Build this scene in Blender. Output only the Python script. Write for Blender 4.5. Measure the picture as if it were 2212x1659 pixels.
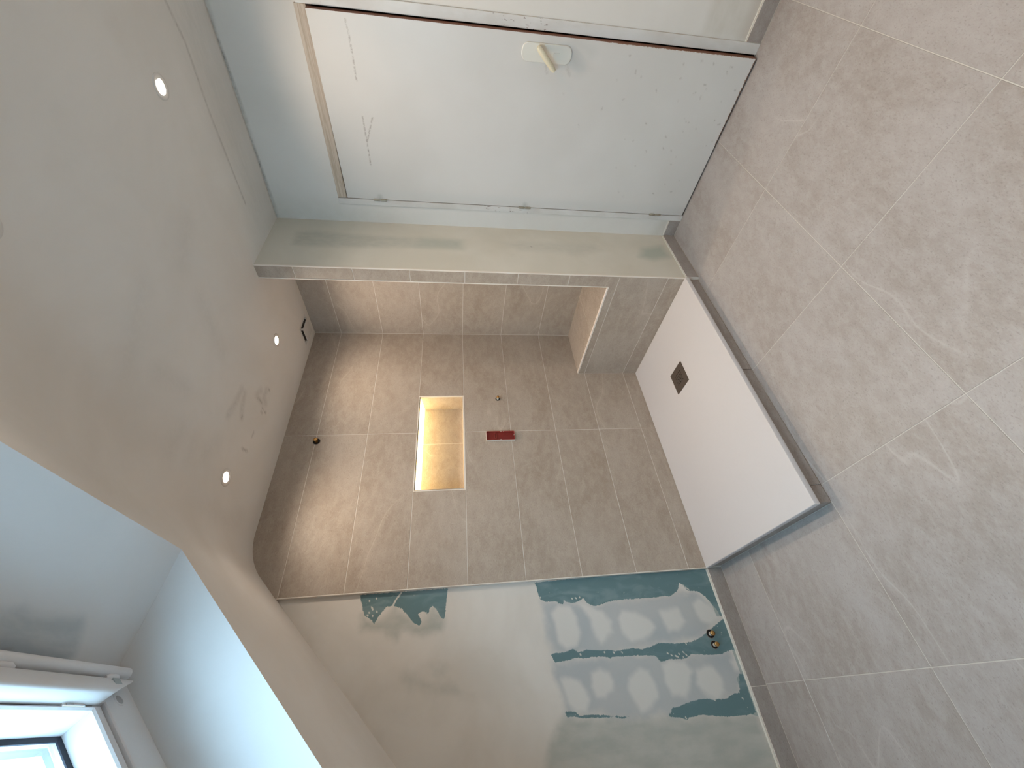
import bpy, math, random
import numpy as np
from mathutils import Matrix, Vector

for o in list(bpy.data.objects):
    bpy.data.objects.remove(o, do_unlink=True)
SC = bpy.context.scene
COL = SC.collection
random.seed(7)
rng = np.random.default_rng(11)

# ------------------------------------------------------------------ camera
CAMP = Vector((-1.3728, -2.2509, 1.4447))
YAW, PITCH, ROLL, FPX = 0.6758, -0.1367, -0.0062, 880.45
fwd = Vector((math.sin(YAW)*math.cos(PITCH), math.cos(YAW)*math.cos(PITCH), math.sin(PITCH)))
rgt = Vector((math.cos(YAW), -math.sin(YAW), 0))
upv = rgt.cross(fwd)
r2 = math.cos(ROLL)*rgt + math.sin(ROLL)*upv
u2 = -math.sin(ROLL)*rgt + math.cos(ROLL)*upv
cam = bpy.data.cameras.new('camera')
cam.sensor_width = 36.0
cam.lens = FPX/2212*36.0
cam.clip_start = 0.02
camo = bpy.data.objects.new('camera', cam)
COL.objects.link(camo)
# the phone was held on its side: the picture's right is the room's down
M = Matrix((-u2, r2, -fwd)).transposed().to_4x4()
M.translation = CAMP
camo.matrix_world = M
SC.camera = camo

# ------------------------------------------------------------------ sky and exposure
W = bpy.data.worlds.new('sky'); SC.world = W
W.use_nodes = True
bg = W.node_tree.nodes['Background']
bg.inputs[0].default_value = (0.53, 0.785, 1.0, 1)
bg.inputs[1].default_value = 8.0
SC.view_settings.view_transform = 'Standard'
SC.view_settings.look = 'None'
SC.view_settings.gamma = 1.0
SC.view_settings.exposure = 0.98
SC.view_settings.use_curve_mapping = False
SPOT_W = 20.5            # watts of each ceiling downlight
SPOT_COL = (1.0, 0.84, 0.67)
LED_E = 5.0             # strip in the niche

# ------------------------------------------------------------------ measured room (metres, Z up)
XR, XL, XV, XT = 0.9315, 0.5297, 0.0385, -0.867      # recess wall, ledge front, tile joint, tile end
YP, YQ = -0.8755, -0.7924                            # partition faces
XD = 0.990                                           # wall with the door
ZJ = 2.5919                                          # tile joints at ZJ - 0.3 i
J = [ZJ - 0.3*i for i in range(9)]
ZT, ZL, ZB = 0.0927, 0.5463, 0.082                   # tray top, ledge top, skirting top
YPL = 0.020                                          # plaster face of the back wall
XK, YF = -2.35, -3.5                                 # knee wall, wall behind the camera
SA, SB = 3.118, 0.9416                               # roof slope z = SA + SB x
TH = math.atan(SB)
WIN_S1 = 1.36
OY0, OY1 = -0.909, -2.072                            # roof window opening

def zflat(y): return 2.478 - 0.028*max(0.0, -0.85 - y)
def profile(y, n=9):
    """ceiling section at depth y: (x, z) from the door wall down to the knee wall"""
    h = zflat(y); xi = (h - SA)/SB; t = 0.13
    x0 = xi + t; x1 = xi - t*math.cos(TH)
    R = t/math.tan(TH/2)
    arc = []
    for k in range(n+1):
        a = TH*k/n
        arc.append((x0 - R*math.sin(a), h - R*(1-math.cos(a))))
    return x0, h, arc
def ceil_z(x, y=0.0):
    x0, h, arc = profile(y)
    if x >= x0: return h
    if x <= arc[-1][0]: return SA + SB*x
    for (a, za), (b, zb) in zip(arc, arc[1:]):
        if b <= x <= a: return za + (zb-za)*(x-a)/(b-a)

# ------------------------------------------------------------------ material helpers
class NT:
    def __init__(s, name):
        s.m = bpy.data.materials.new(name); s.m.use_nodes = True
        s.t = s.m.node_tree; s.b = s.t.nodes['Principled BSDF']
        s.out = s.t.nodes['Material Output']
    def n(s, typ, **kw):
        x = s.t.nodes.new(typ)
        for k, v in kw.items(): setattr(x, k, v)
        return x
    def l(s, a, b): s.t.links.new(a, b)
    def setin(s, sock, v):
        if hasattr(v, 'is_linked'): s.l(v, sock)
        else: sock.default_value = v
    def noise(s, vec, scale, detail=3.0, rough=0.5, dist=0.0):
        x = s.n('ShaderNodeTexNoise'); s.l(vec, x.inputs['Vector'])
        x.inputs['Scale'].default_value = scale; x.inputs['Detail'].default_value = detail
        x.inputs['Roughness'].default_value = rough; x.inputs['Distortion'].default_value = dist
        return x.outputs['Fac']
    def math(s, op, a, b=0.0, c=0.0, clamp=False):
        x = s.n('ShaderNodeMath', operation=op); x.use_clamp = clamp
        for i, v in enumerate((a, b, c)): s.setin(x.inputs[i], v)
        return x.outputs[0]
    def ramp(s, v, lo, hi, a=0.0, b=1.0, smooth=True):
        x = s.n('ShaderNodeMapRange'); x.interpolation_type = 'SMOOTHSTEP' if smooth else 'LINEAR'
        s.setin(x.inputs[0], v)
        for i, k in enumerate((lo, hi, a, b)): x.inputs[i+1].default_value = k
        return x.outputs[0]
    def mix(s, f, a, b):
        x = s.n('ShaderNodeMix', data_type='RGBA')
        s.setin(x.inputs[0], f)
        for i, v in ((6, a), (7, b)):
            if isinstance(v, tuple): v = (*v, 1.0) if len(v) == 3 else v
            s.setin(x.inputs[i], v)
        return x.outputs[2]
    def obj(s): return s.n('ShaderNodeTexCoord').outputs['Object']
    def mapping(s, vec, scale=(1,1,1), rot=(0,0,0), loc=None):
        x = s.n('ShaderNodeMapping'); s.l(vec, x.inputs[0])
        x.inputs['Scale'].default_value = scale; x.inputs['Rotation'].default_value = rot
        return x.outputs[0]
    def color(s, c): s.setin(s.b.inputs['Base Color'], (*c, 1.0) if isinstance(c, tuple) else c)
    def rough(s, v): s.setin(s.b.inputs['Roughness'], v)
    def bump(s, h, strength=0.2, dist=0.002):
        x = s.n('ShaderNodeBump'); x.inputs['Strength'].default_value = strength
        x.inputs['Distance'].default_value = dist
        s.l(h, x.inputs['Height']); s.l(x.outputs[0], s.b.inputs['Normal'])

def simple(name, col, rough=0.5, metal=0.0, var=0.06, scale=30.0, bump=0.0):
    m = NT(name); v = m.obj()
    f = m.noise(v, scale, 3.0)
    d = tuple(max(0, c*(1-var)) for c in col); e = tuple(min(1, c*(1+var)) for c in col)
    m.color(m.mix(f, d, e)); m.rough(rough); m.b.inputs['Metallic'].default_value = metal
    if bump: m.bump(f, bump, 0.001)
    return m.m

def stone(name, tint=(1, 1, 1), rough=0.42):
    """greige slate-look porcelain: mottling, pale veins, fine pits"""
    m = NT(name)
    info = m.n('ShaderNodeObjectInfo')
    off = m.n('ShaderNodeVectorMath', operation='SCALE')
    cmb = m.n('ShaderNodeCombineXYZ')
    m.l(info.outputs['Random'], cmb.inputs[0])
    m.setin(cmb.inputs[1], m.math('FRACT', m.math('MULTIPLY', info.outputs['Random'], 7.31)))
    m.setin(cmb.inputs[2], m.math('FRACT', m.math('MULTIPLY', info.outputs['Random'], 13.7)))
    m.l(cmb.outputs[0], off.inputs[0]); off.inputs['Scale'].default_value = 40.0
    add = m.n('ShaderNodeVectorMath', operation='ADD')
    m.l(m.obj(), add.inputs[0]); m.l(off.outputs[0], add.inputs[1])
    v = add.outputs[0]
    vs = m.mapping(v, (1.0, 1.7, 1.0), (0, 0, 0.6))
    big = m.noise(vs, 2.6, 5.0, 0.62, 0.5)
    mid = m.noise(vs, 17.0, 6.0, 0.68, 0.2)
    vf = m.mapping(v, (1.0, 1.9, 1.0), (0, 0, 0.75))
    fine = m.noise(vf, 120.0, 4.0, 0.65)
    T = lambda c: tuple(a*b for a, b in zip(c, tint))
    c = m.mix(m.ramp(big, 0.30, 0.70), T((0.335, 0.277, 0.235)), T((0.405, 0.352, 0.312)))
    c = m.mix(m.ramp(mid, 0.36, 0.68, 0.0, 0.58), c, T((0.455, 0.402, 0.360)))
    # veins: thin ridges of a warped noise, present only in places
    vr = m.mapping(v, (1.0, 2.6, 1.0), (0, 0, 0.45))
    ridge = m.math('ABSOLUTE', m.math('SUBTRACT', m.noise(vr, 1.05, 2.0, 0.45, 0.1), 0.5))
    line = m.ramp(ridge, 0.0, 0.006, 1.0, 0.0)
    halo = m.ramp(ridge, 0.0, 0.045, 1.0, 0.0)
    where = m.ramp(m.noise(v, 1.6, 2.0), 0.50, 0.62)
    c = m.mix(m.math('MULTIPLY', m.math('MULTIPLY', halo, where), 0.16), c, T((0.56, 0.50, 0.45)))
    c = m.mix(m.math('MULTIPLY', m.math('MULTIPLY', line, where), 0.30), c, T((0.60, 0.54, 0.49)))
    pits = m.ramp(fine, 0.55, 0.68)
    c = m.mix(m.math('MULTIPLY', pits, 0.36), c, T((0.19, 0.155, 0.13)))
    lite = m.ramp(fine, 0.45, 0.33)
    c = m.mix(m.math('MULTIPLY', lite, 0.25), c, T((0.56, 0.51, 0.465)))
    m.color(c)
    m.rough(m.ramp(fine, 0.3, 0.7, rough-0.08, rough+0.12))
    m.b.inputs['Specular IOR Level'].default_value = 0.4
    m.bump(m.math('ADD', m.math('MULTIPLY', mid, 0.6), m.math('MULTIPLY', fine, 0.4)), 0.35, 0.003)
    return m.m

MT = {}
MT['tile'] = stone('stone_tile', (1.03, 1.0, 0.945))
MT['tile_floor'] = stone('stone_tile_floor', (0.90, 0.955, 1.035), 0.34)
MT['tile_skirt'] = stone('stone_tile_skirting', (0.84, 0.87, 0.92))
MT['grout'] = simple('grout', (0.66, 0.61, 0.56), 0.8, 0, 0.06, 60)
MT['grout_floor'] = simple('grout_floor', (0.52, 0.49, 0.45), 0.8, 0, 0.06, 60)
MT['trimprofile'] = simple('trim_profile', (0.78, 0.72, 0.65), 0.35, 0, 0.03, 30)
MT['sealant'] = simple('sealant', (0.66, 0.65, 0.60), 0.5, 0, 0.04, 40)
MT['tray'] = simple('tray_resin', (0.56, 0.535, 0.54), 0.55, 0, 0.012, 60, 0.05)
MT['drain'] = simple('drain_metal', (0.13, 0.105, 0.088), 0.38, 0.55, 0.15, 25)
MT['black'] = simple('shade_black', (0.008, 0.007, 0.007), 0.9, 0, 0.1, 20)  # black colour standing for the shade inside gaps and holes
MT['hole_edge'] = simple('hole_edge', (0.22, 0.19, 0.165), 0.8, 0, 0.1, 60)
MT['brass'] = simple('brass', (0.55, 0.33, 0.12), 0.32, 0.9, 0.2, 80)
MT['pipe'] = simple('pipe_white', (0.62, 0.60, 0.55), 0.45, 0, 0.08, 60)
MT['red'] = simple('red_plastic', (0.165, 0.012, 0.010), 0.45, 0, 0.30, 28, 0.15)
MT['redlight'] = simple('red_plastic_edge', (0.33, 0.055, 0.045), 0.5, 0, 0.2, 40)
MT['cream'] = simple('cream_plastic', (0.67, 0.66, 0.61), 0.35, 0, 0.03, 20)
MT['lever'] = simple('yellowed_plastic', (0.68, 0.62, 0.46), 0.38, 0, 0.06, 20)
MT['brown'] = simple('bare_hardwood', (0.20, 0.085, 0.048), 0.6, 0, 0.3, 45)
MT['hinge'] = simple('old_hinge', (0.36, 0.34, 0.28), 0.45, 0.5, 0.3, 60)
MT['winwhite'] = simple('window_white', (0.74, 0.75, 0.77), 0.30, 0, 0.02, 12)
MT['winedge'] = simple('window_grey', (0.42, 0.42, 0.43), 0.4, 0, 0.05, 12)
MT['gasket'] = simple('window_gasket', (0.012, 0.014, 0.03), 0.6, 0, 0.1, 20)
MT['ventdark'] = simple('vent_inside', (0.10, 0.085, 0.072), 0.8, 0, 0.05, 20)
MT['ventwhite'] = simple('vent_white', (0.66, 0.63, 0.60), 0.45, 0, 0.02, 20)

def wood_lintel():
    m = NT('worn_wood_lintel'); v = m.mapping(m.obj(), (3.0, 0.6, 14.0))
    f = m.noise(v, 9.0, 5.0, 0.6, 0.8)
    m.color(m.mix(m.ramp(f, 0.35, 0.7), (0.42, 0.345, 0.27), (0.56, 0.49, 0.41))); m.rough(0.65)
    return m.m
MT['lintel'] = wood_lintel()

def worn_paint():
    m = NT('worn_white_paint'); v = m.obj()
    f = m.noise(v, 26.0, 4.0, 0.65); g = m.noise(m.mapping(v, (1, 1, 0.5)), 9.0, 4.0, 0.6)
    c = m.mix(m.ramp(g, 0.35, 0.7), (0.60, 0.575, 0.54), (0.68, 0.67, 0.65))
    sx = m.n('ShaderNodeSeparateXYZ'); m.l(v, sx.inputs[0])
    band = m.math('MULTIPLY', m.ramp(sx.outputs[2], 0.95, 1.10), m.ramp(sx.outputs[2], 1.34, 1.22))
    fc_ = m.noise(m.mapping(v, (1, 2.2, 0.7)), 42.0, 4.0, 0.7)
    c = m.mix(m.ramp(m.math('ADD', fc_, m.math('MULTIPLY', band, 0.10)), 0.70, 0.73, 0, 0.85), c, (0.15, 0.09, 0.075))
    c = m.mix(m.ramp(f, 0.72, 0.76, 0, 0.6), c, (0.20, 0.17, 0.15))
    m.color(c); m.rough(0.45); return m.m
MT['jamb'] = worn_paint()

def glass():
    m = NT('window_glass')
    tr = m.n('ShaderNodeBsdfTransparent'); tr.inputs[0].default_value = (0.93, 0.97, 0.97, 1)
    gl = m.n('ShaderNodeBsdfGlossy'); gl.inputs['Roughness'].default_value = 0.02
    lw = m.n('ShaderNodeLayerWeight'); lw.inputs[0].default_value = 0.5
    fr = m.n('ShaderNodeMapRange'); m.l(m.math('POWER', lw.outputs['Facing'], 4.0), fr.inputs[0]); fr.inputs[3].default_value = 0.05; fr.inputs[4].default_value = 0.9
    mx = m.n('ShaderNodeMixShader')
    m.l(fr.outputs[0], mx.inputs[0]); m.l(tr.outputs[0], mx.inputs[1]); m.l(gl.outputs[0], mx.inputs[2])
    m.l(mx.outputs[0], m.out.inputs[0]); return m.m
MT['glass'] = glass()

def emit(name, col, e):
    m = NT(name); x = m.n('ShaderNodeEmission'); x.inputs[0].default_value = (*col, 1); x.inputs[1].default_value = e
    m.l(x.outputs[0], m.out.inputs[0]); return m.m
MT['lens'] = emit('downlight_lens', (1.0, 0.86, 0.70), 14.0)
MT['led'] = emit('led_strip_light', (1.0, 0.72, 0.31), LED_E)

def attr_plaster(name, base, base2, dirt=(0.20, 0.18, 0.16), rough=0.8, haze=None, stain=None, grey=None):
    """plaster whose marks come from the mesh attribute 'marks': R dirt, G second tone, B third tone"""
    m = NT(name); v = m.obj()
    a = m.n('ShaderNodeAttribute'); a.attribute_name = 'marks'
    sep = m.n('ShaderNodeSeparateColor'); m.l(a.outputs['Color'], sep.inputs[0])
    cloud = m.noise(v, 2.2, 4.0, 0.55, 0.5); gr = m.noise(v, 120.0, 2.0)
    c = m.mix(m.ramp(cloud, 0.3, 0.7), base, base2)
    stk = m.noise(m.mapping(v, (5.0, 1.4, 2.0), (0, 0, 0.5)), 9.0, 3.0, 0.6)
    if haze: c = m.mix(m.math('MULTIPLY', sep.outputs[1], m.ramp(stk, 0.3, 0.65, 0.6, 1.0)), c, haze)
    if stain: c = m.mix(sep.outputs[2], c, stain)
    n2 = m.noise(v, 55.0, 3.0, 0.6)
    c = m.mix(m.math('MULTIPLY', sep.outputs[0], m.ramp(n2, 0.25, 0.65, 0.45, 1.0)), c, dirt)
    m.color(c); m.rough(rough)
    m.bump(gr, 0.06, 0.001)
    return m.m

def patched_wall():
    """filled plasterboard: R bare teal board, G thin grey skim, B thick white filler, alpha-like extra in 'marks2'.R green-grey skim"""
    m = NT('filled_plasterboard'); v = m.obj()
    a = m.n('ShaderNodeAttribute'); a.attribute_name = 'marks'
    s1 = m.n('ShaderNodeSeparateColor'); m.l(a.outputs['Color'], s1.inputs[0])
    b = m.n('ShaderNodeAttribute'); b.attribute_name = 'marks2'
    s2 = m.n('ShaderNodeSeparateColor'); m.l(b.outputs['Color'], s2.inputs[0])
    cloud = m.noise(v, 3.0, 4.0, 0.55, 0.4); soft = m.noise(v, 14.0, 3.0, 0.5)
    jag = m.noise(m.mapping(v, (1.0, 1.0, 2.0), (0, 0.35, 0)), 70.0, 5.0, 0.75)
    c = m.mix(m.ramp(cloud, 0.3, 0.7), (0.60, 0.56, 0.51), (0.67, 0.635, 0.59))
    streak = m.noise(m.mapping(v, (3.0, 1.0, 1.2)), 6.0, 4.0, 0.6)
    low = m.math('MULTIPLY', m.ramp(m.math('ADD', s2.outputs[0], m.math('MULTIPLY', m.math('SUBTRACT', soft, 0.5), 0.7)), 0.12, 0.85), m.ramp(streak, 0.25, 0.75, 0.55, 1.0))
    c = m.mix(low, c, (0.40, 0.41, 0.375))
    hz = m.ramp(m.math('ADD', s1.outputs[1], m.math('MULTIPLY', m.math('SUBTRACT', soft, 0.5), 0.8)), 0.15, 0.80)
    c = m.mix(m.math('MULTIPLY', hz, m.ramp(cloud, 0.25, 0.75, 0.6, 1.0)), c, (0.40, 0.425, 0.44))
    bl = m.ramp(m.math('ADD', s1.outputs[2], m.math('MULTIPLY', m.math('SUBTRACT', soft, 0.5), 0.5)), 0.24, 0.72)
    c = m.mix(m.math('MULTIPLY', bl, 0.93), c, (0.64, 0.62, 0.585))
    te = m.ramp(m.math('ADD', s1.outputs[0], m.math('MULTIPLY', m.math('SUBTRACT', jag, 0.5), 0.95)), 0.46, 0.55)
    speck = m.ramp(m.noise(v, 60.0, 3.0, 0.65), 0.70, 0.74)
    wash = m.ramp(m.noise(m.mapping(v, (1, 1, 0.45)), 13.0, 3.0, 0.5, 1.0), 0.48, 0.75, 0.0, 0.5)
    tc = m.mix(wash, (0.115, 0.195, 0.212), (0.24, 0.32, 0.335))
    tc = m.mix(speck, tc, (0.42, 0.45, 0.44))
    c = m.mix(m.math('MULTIPLY', m.ramp(s2.outputs[1], 0.4, 0.6), 0.62), c, (0.20, 0.275, 0.275))
    c = m.mix(te, c, tc)
    c = m.mix(m.ramp(m.math('ADD', s2.outputs[2], m.math('MULTIPLY', m.math('SUBTRACT', jag, 0.5), 0.9)), 0.35, 0.55), c, (0.56, 0.55, 0.51))
    m.color(c); m.rough(0.75)
    m.bump(m.math('SUBTRACT', m.math('MULTIPLY', bl, 0.5), m.math('MULTIPLY', te, 1.0)), 0.25, 0.0012)
    return m.m
MT['patched'] = patched_wall()
MT['partition'] = attr_plaster('filled_partition', (0.62, 0.585, 0.505), (0.68, 0.645, 0.57), haze=(0.525, 0.515, 0.455), stain=(0.43, 0.46, 0.40))
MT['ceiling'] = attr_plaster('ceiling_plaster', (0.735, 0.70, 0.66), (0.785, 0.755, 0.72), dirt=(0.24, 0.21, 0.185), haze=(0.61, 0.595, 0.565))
MT['whitewall'] = attr_plaster('white_wall', (0.67, 0.645, 0.605), (0.71, 0.685, 0.65), haze=(0.60, 0.57, 0.515), stain=(0.52, 0.48, 0.43))
MT['shaft'] = attr_plaster('shaft_plaster', (0.63, 0.635, 0.64), (0.67, 0.675, 0.68), haze=(0.43, 0.48, 0.51), stain=(0.30, 0.35, 0.40))
MT['plain'] = simple('plain_plaster', (0.74, 0.725, 0.70), 0.8, 0, 0.04, 3)

def door_paint():
    m = NT('old_door_paint'); v = m.obj()
    a = m.n('ShaderNodeAttribute'); a.attribute_name = 'marks'
    sep = m.n('ShaderNodeSeparateColor'); m.l(a.outputs['Color'], sep.inputs[0])
    cloud = m.noise(v, 1.6, 3.0, 0.5)
    c = m.mix(m.ramp(cloud, 0.3, 0.7), (0.60, 0.585, 0.56), (0.65, 0.635, 0.615))
    grain = m.noise(m.mapping(v, (1, 30, 2)), 10.0, 3.0)
    c = m.mix(m.math('MULTIPLY', sep.outputs[0], m.ramp(m.noise(v, 90.0, 3.0, 0.7), 0.35, 0.6)), c, (0.20, 0.17, 0.15))
    chip = m.ramp(m.math('ADD', sep.outputs[1], m.math('MULTIPLY', m.math('SUBTRACT', m.noise(v, 75.0, 4.0, 0.7), 0.5), 0.9)), 0.55, 0.62)
    c = m.mix(chip, c, (0.27, 0.15, 0.095))
    c = m.mix(m.math('MULTIPLY', sep.outputs[2], 0.5), c, (0.28, 0.30, 0.28))
    m.color(c); m.rough(0.38); m.bump(grain, 0.03, 0.001)
    return m.m
MT['door'] = door_paint()

# ------------------------------------------------------------------ mesh helpers
def link(o, parent=None):
    COL.objects.link(o)
    if parent is not None: o.parent = parent
    return o
def mesh_obj(name, verts, faces, mat, parent=None, smooth=False):
    me = bpy.data.meshes.new(name); me.from_pydata([tuple(v) for v in verts], [], faces); me.update()
    me.materials.append(mat if not isinstance(mat, str) else MT[mat])
    if smooth: me.polygons.foreach_set('use_smooth', [True]*len(me.polygons))
    return link(bpy.data.objects.new(name, me), parent)
def empty(name, loc=(0, 0, 0), parent=None):
    o = bpy.data.objects.new(name, None); o.empty_display_size = 0.05; o.location = loc
    return link(o, parent)
def tag(o, label, cat=None, group=None, kind=None):
    o['label'] = label
    if cat: o['category'] = cat
    if group: o['group'] = group
    if kind: o['kind'] = kind
    return o
def struct(o, label, cat): return tag(o, label, cat, kind='structure')

class MB:
    def __init__(s): s.v = []; s.f = []
    def add(s, vs, fs):
        k = len(s.v); s.v += [tuple(v) for v in vs]; s.f += [tuple(i+k for i in f) for f in fs]; return s
    def box(s, a, b, c=0.0):
        """box a..b with chamfered edges c"""
        lo = [min(p, q) for p, q in zip(a, b)]; hi = [max(p, q) for p, q in zip(a, b)]
        if c <= 0:
            vs = [(x, y, z) for x in (lo[0], hi[0]) for y in (lo[1], hi[1]) for z in (lo[2], hi[2])]
            return s.add(vs, [(0, 1, 3, 2), (4, 6, 7, 5), (0, 4, 5, 1), (2, 3, 7, 6), (0, 2, 6, 4), (1, 5, 7, 3)])
        import bmesh
        bm = bmesh.new()
        vs = [bm.verts.new((x, y, z)) for x in (lo[0], hi[0]) for y in (lo[1], hi[1]) for z in (lo[2], hi[2])]
        for f in [(0, 1, 3, 2), (4, 6, 7, 5), (0, 4, 5, 1), (2, 3, 7, 6), (0, 2, 6, 4), (1, 5, 7, 3)]:
            bm.faces.new([vs[i] for i in f])
        bmesh.ops.bevel(bm, geom=list(bm.edges), offset=c, segments=2, affect='EDGES', profile=0.5)
        bm.verts.index_update()
        s.add([v.co for v in bm.verts], [tuple(v.index for v in f.verts) for f in bm.faces]); bm.free(); return s
    def quad(s, *p): return s.add(p, [tuple(range(len(p)))])
    def tube(s, path, radii, n=14, cap=True):
        pts = [Vector(p) for p in path]
        if not hasattr(radii, '__len__'): radii = [radii]*len(pts)
        rings = []; ref = None
        for i, p in enumerate(pts):
            d = (pts[min(i+1, len(pts)-1)] - pts[max(i-1, 0)]).normalized()
            if ref is None:
                ref = Vector((0, 0, 1)) if abs(d.z) < 0.9 else Vector((1, 0, 0))
            a = (ref - d*ref.dot(d)).normalized(); b = d.cross(a); ref = a
            rings.append([p + radii[i]*(math.cos(2*math.pi*k/n)*a + math.sin(2*math.pi*k/n)*b) for k in range(n)])
        vs = [v for r in rings for v in r]
        fs = [(i*n+k, i*n+(k+1) % n, (i+1)*n+(k+1) % n, (i+1)*n+k) for i in range(len(pts)-1) for k in range(n)]
        if cap: fs += [tuple(range(n))[::-1], tuple((len(pts)-1)*n+k for k in range(n))]
        return s.add(vs, fs)
    def lathe(s, prof, center, axis, n=32):
        """prof: (radius, height along axis)"""
        ax = Vector(axis).normalized(); a = ax.orthogonal().normalized(); b = ax.cross(a); c = Vector(center)
        vs = [c + ax*h + r*(math.cos(2*math.pi*k/n)*a + math.sin(2*math.pi*k/n)*b) for r, h in prof for k in range(n)]
        fs = [(i*n+k, i*n+(k+1) % n, (i+1)*n+(k+1) % n, (i+1)*n+k) for i in range(len(prof)-1) for k in range(n)]
        return s.add(vs, fs)
    def disc(s, r, center, axis, n=32):
        ax = Vector(axis).normalized(); a = ax.orthogonal().normalized(); b = ax.cross(a); c = Vector(center)
        return s.add([c + r*(math.cos(2*math.pi*k/n)*a + math.sin(2*math.pi*k/n)*b) for k in range(n)], [tuple(range(n))])
    def prism(s, pts, f0, f1):
        """polygon pts mapped by f0 and f1 to two 3D rings"""
        n = len(pts); vs = [f0(p) for p in pts] + [f1(p) for p in pts]
        return s.add(vs, [tuple(range(n))[::-1], tuple(range(n, 2*n))] + [(i, (i+1) % n, n+(i+1) % n, n+i) for i in range(n)])
    def build(s, name, mat, parent=None, smooth=False, recalc=True):
        o = mesh_obj(name, s.v, s.f, mat, parent, smooth)
        if recalc:
            import bmesh
            bm = bmesh.new(); bm.from_mesh(o.data); bmesh.ops.recalc_face_normals(bm, faces=bm.faces); bm.to_mesh(o.data); bm.free()
        if smooth:
            try: o.data.set_sharp_from_angle(angle=math.radians(38))
            except Exception: pass
        return o

# ---- tiles: each a chamfered slab with its own origin; alike tiles share mesh data
GAP = 0.0033; THK = 0.009; CH = 0.0007
TILE_CACHE = {}
def area2(p): return sum(a[0]*b[1]-b[0]*a[1] for a, b in zip(p, p[1:]+p[:1]))
def inset(p, d):
    out = []; n = len(p)
    for i in range(n):
        a, b, c = Vector(p[i-1]), Vector(p[i]), Vector(p[(i+1) % n])
        e1 = (b-a).normalized(); e2 = (c-b).normalized()
        n1 = Vector((-e1.y, e1.x)); n2 = Vector((-e2.y, e2.x))
        m = n1+n2; m = m/max(0.2, m.dot(n1)) if m.length > 1e-6 else n1
        out.append((b.x+m.x*d, b.y+m.y*d))
    return out
class Plane:
    """o origin, u and v in-plane axes, face normal n = u x v pointing into the room"""
    def __init__(s, o, u, v): s.o = Vector(o); s.u = Vector(u).normalized(); s.v = Vector(v).normalized(); s.n = s.u.cross(s.v)
    def p(s, a, b, d=0.0): return s.o + s.u*a + s.v*b + s.n*d
def tile(parent, pl, pts, mat='tile', name='tile', th=THK, gap=GAP):
    p = [tuple(q) for q in pts]
    if area2(p) < 0: p = p[::-1]
    p = inset(p, gap/2)
    cx = (min(q[0] for q in p)+max(q[0] for q in p))/2; cy = (min(q[1] for q in p)+max(q[1] for q in p))/2
    loc = [(round(q[0]-cx, 4), round(q[1]-cy, 4)) for q in p]
    key = (tuple(loc), mat, th)
    me = TILE_CACHE.get(key)
    if me is None:
        n = len(loc); q2 = inset(loc, CH)
        vs = [(a, b, -th) for a, b in loc] + [(a, b, -CH) for a, b in loc] + [(a, b, 0) for a, b in q2]
        fs = [tuple(range(n))[::-1], tuple(range(2*n, 3*n))]
        for k in (0, 1):
            fs += [(k*n+i, k*n+(i+1) % n, (k+1)*n+(i+1) % n, (k+1)*n+i) for i in range(n)]
        me = bpy.data.meshes.new(name); me.from_pydata(vs, [], fs); me.update(); me.materials.append(MT[mat])
        TILE_CACHE[key] = me
    o = bpy.data.objects.new(name, me); link(o, parent)
    R = Matrix((pl.u, pl.v, pl.n)).transposed().to_4x4(); R.translation = pl.p(cx, cy, random.uniform(-0.0003, 0.0))
    o.matrix_world = R
    return o
def rect(a0, b0, a1, b1): return [(a0, b0), (a1, b0), (a1, b1), (a0, b1)]

# ---- marks: distance fields evaluated on dense grids
def sdf_poly(P, poly):
    x, y = P[:, 0], P[:, 1]; d = np.full(len(x), 1e9); inside = np.zeros(len(x), bool); n = len(poly)
    for i in range(n):
        ax, ay = poly[i]; bx, by = poly[(i+1) % n]
        ex, ey = bx-ax, by-ay; L = ex*ex+ey*ey+1e-12
        t = np.clip(((x-ax)*ex+(y-ay)*ey)/L, 0, 1)
        d = np.minimum(d, np.hypot(x-ax-t*ex, y-ay-t*ey))
        c = ((ay > y) != (by > y))
        with np.errstate(divide='ignore', invalid='ignore'):
            xi = ax + (y-ay)*ex/(ey if abs(ey) > 1e-12 else 1e-12)
        inside ^= c & (x < xi)
    return np.where(inside, -d, d)
def field(P, polys, w):
    r = np.zeros(len(P))
    for q in polys: r = np.maximum(r, np.clip(0.5 - sdf_poly(P, q)/(2*w), 0, 1))
    return r
def strokes(P, lines, w, amp=1.0):
    r = np.zeros(len(P))
    for q in lines:
        d = np.full(len(P), 1e9)
        for (ax, ay), (bx, by) in zip(q, q[1:]):
            ex, ey = bx-ax, by-ay; L = ex*ex+ey*ey+1e-12
            t = np.clip(((P[:, 0]-ax)*ex+(P[:, 1]-ay)*ey)/L, 0, 1)
            d = np.minimum(d, np.hypot(P[:, 0]-ax-t*ex, P[:, 1]-ay-t*ey))
        r = np.maximum(r, amp*np.clip(1-d/w, 0, 1))
    return r
def set_marks(me, R, G=None, B=None, name='marks'):
    n = len(me.vertices); a = me.attributes.new(name, 'FLOAT_COLOR', 'POINT')
    c = np.ones((n, 4), np.float32); z = np.zeros(n)
    c[:, 0] = R; c[:, 1] = z if G is None else G; c[:, 2] = z if B is None else B
    a.data.foreach_set('color', c.ravel())
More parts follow.
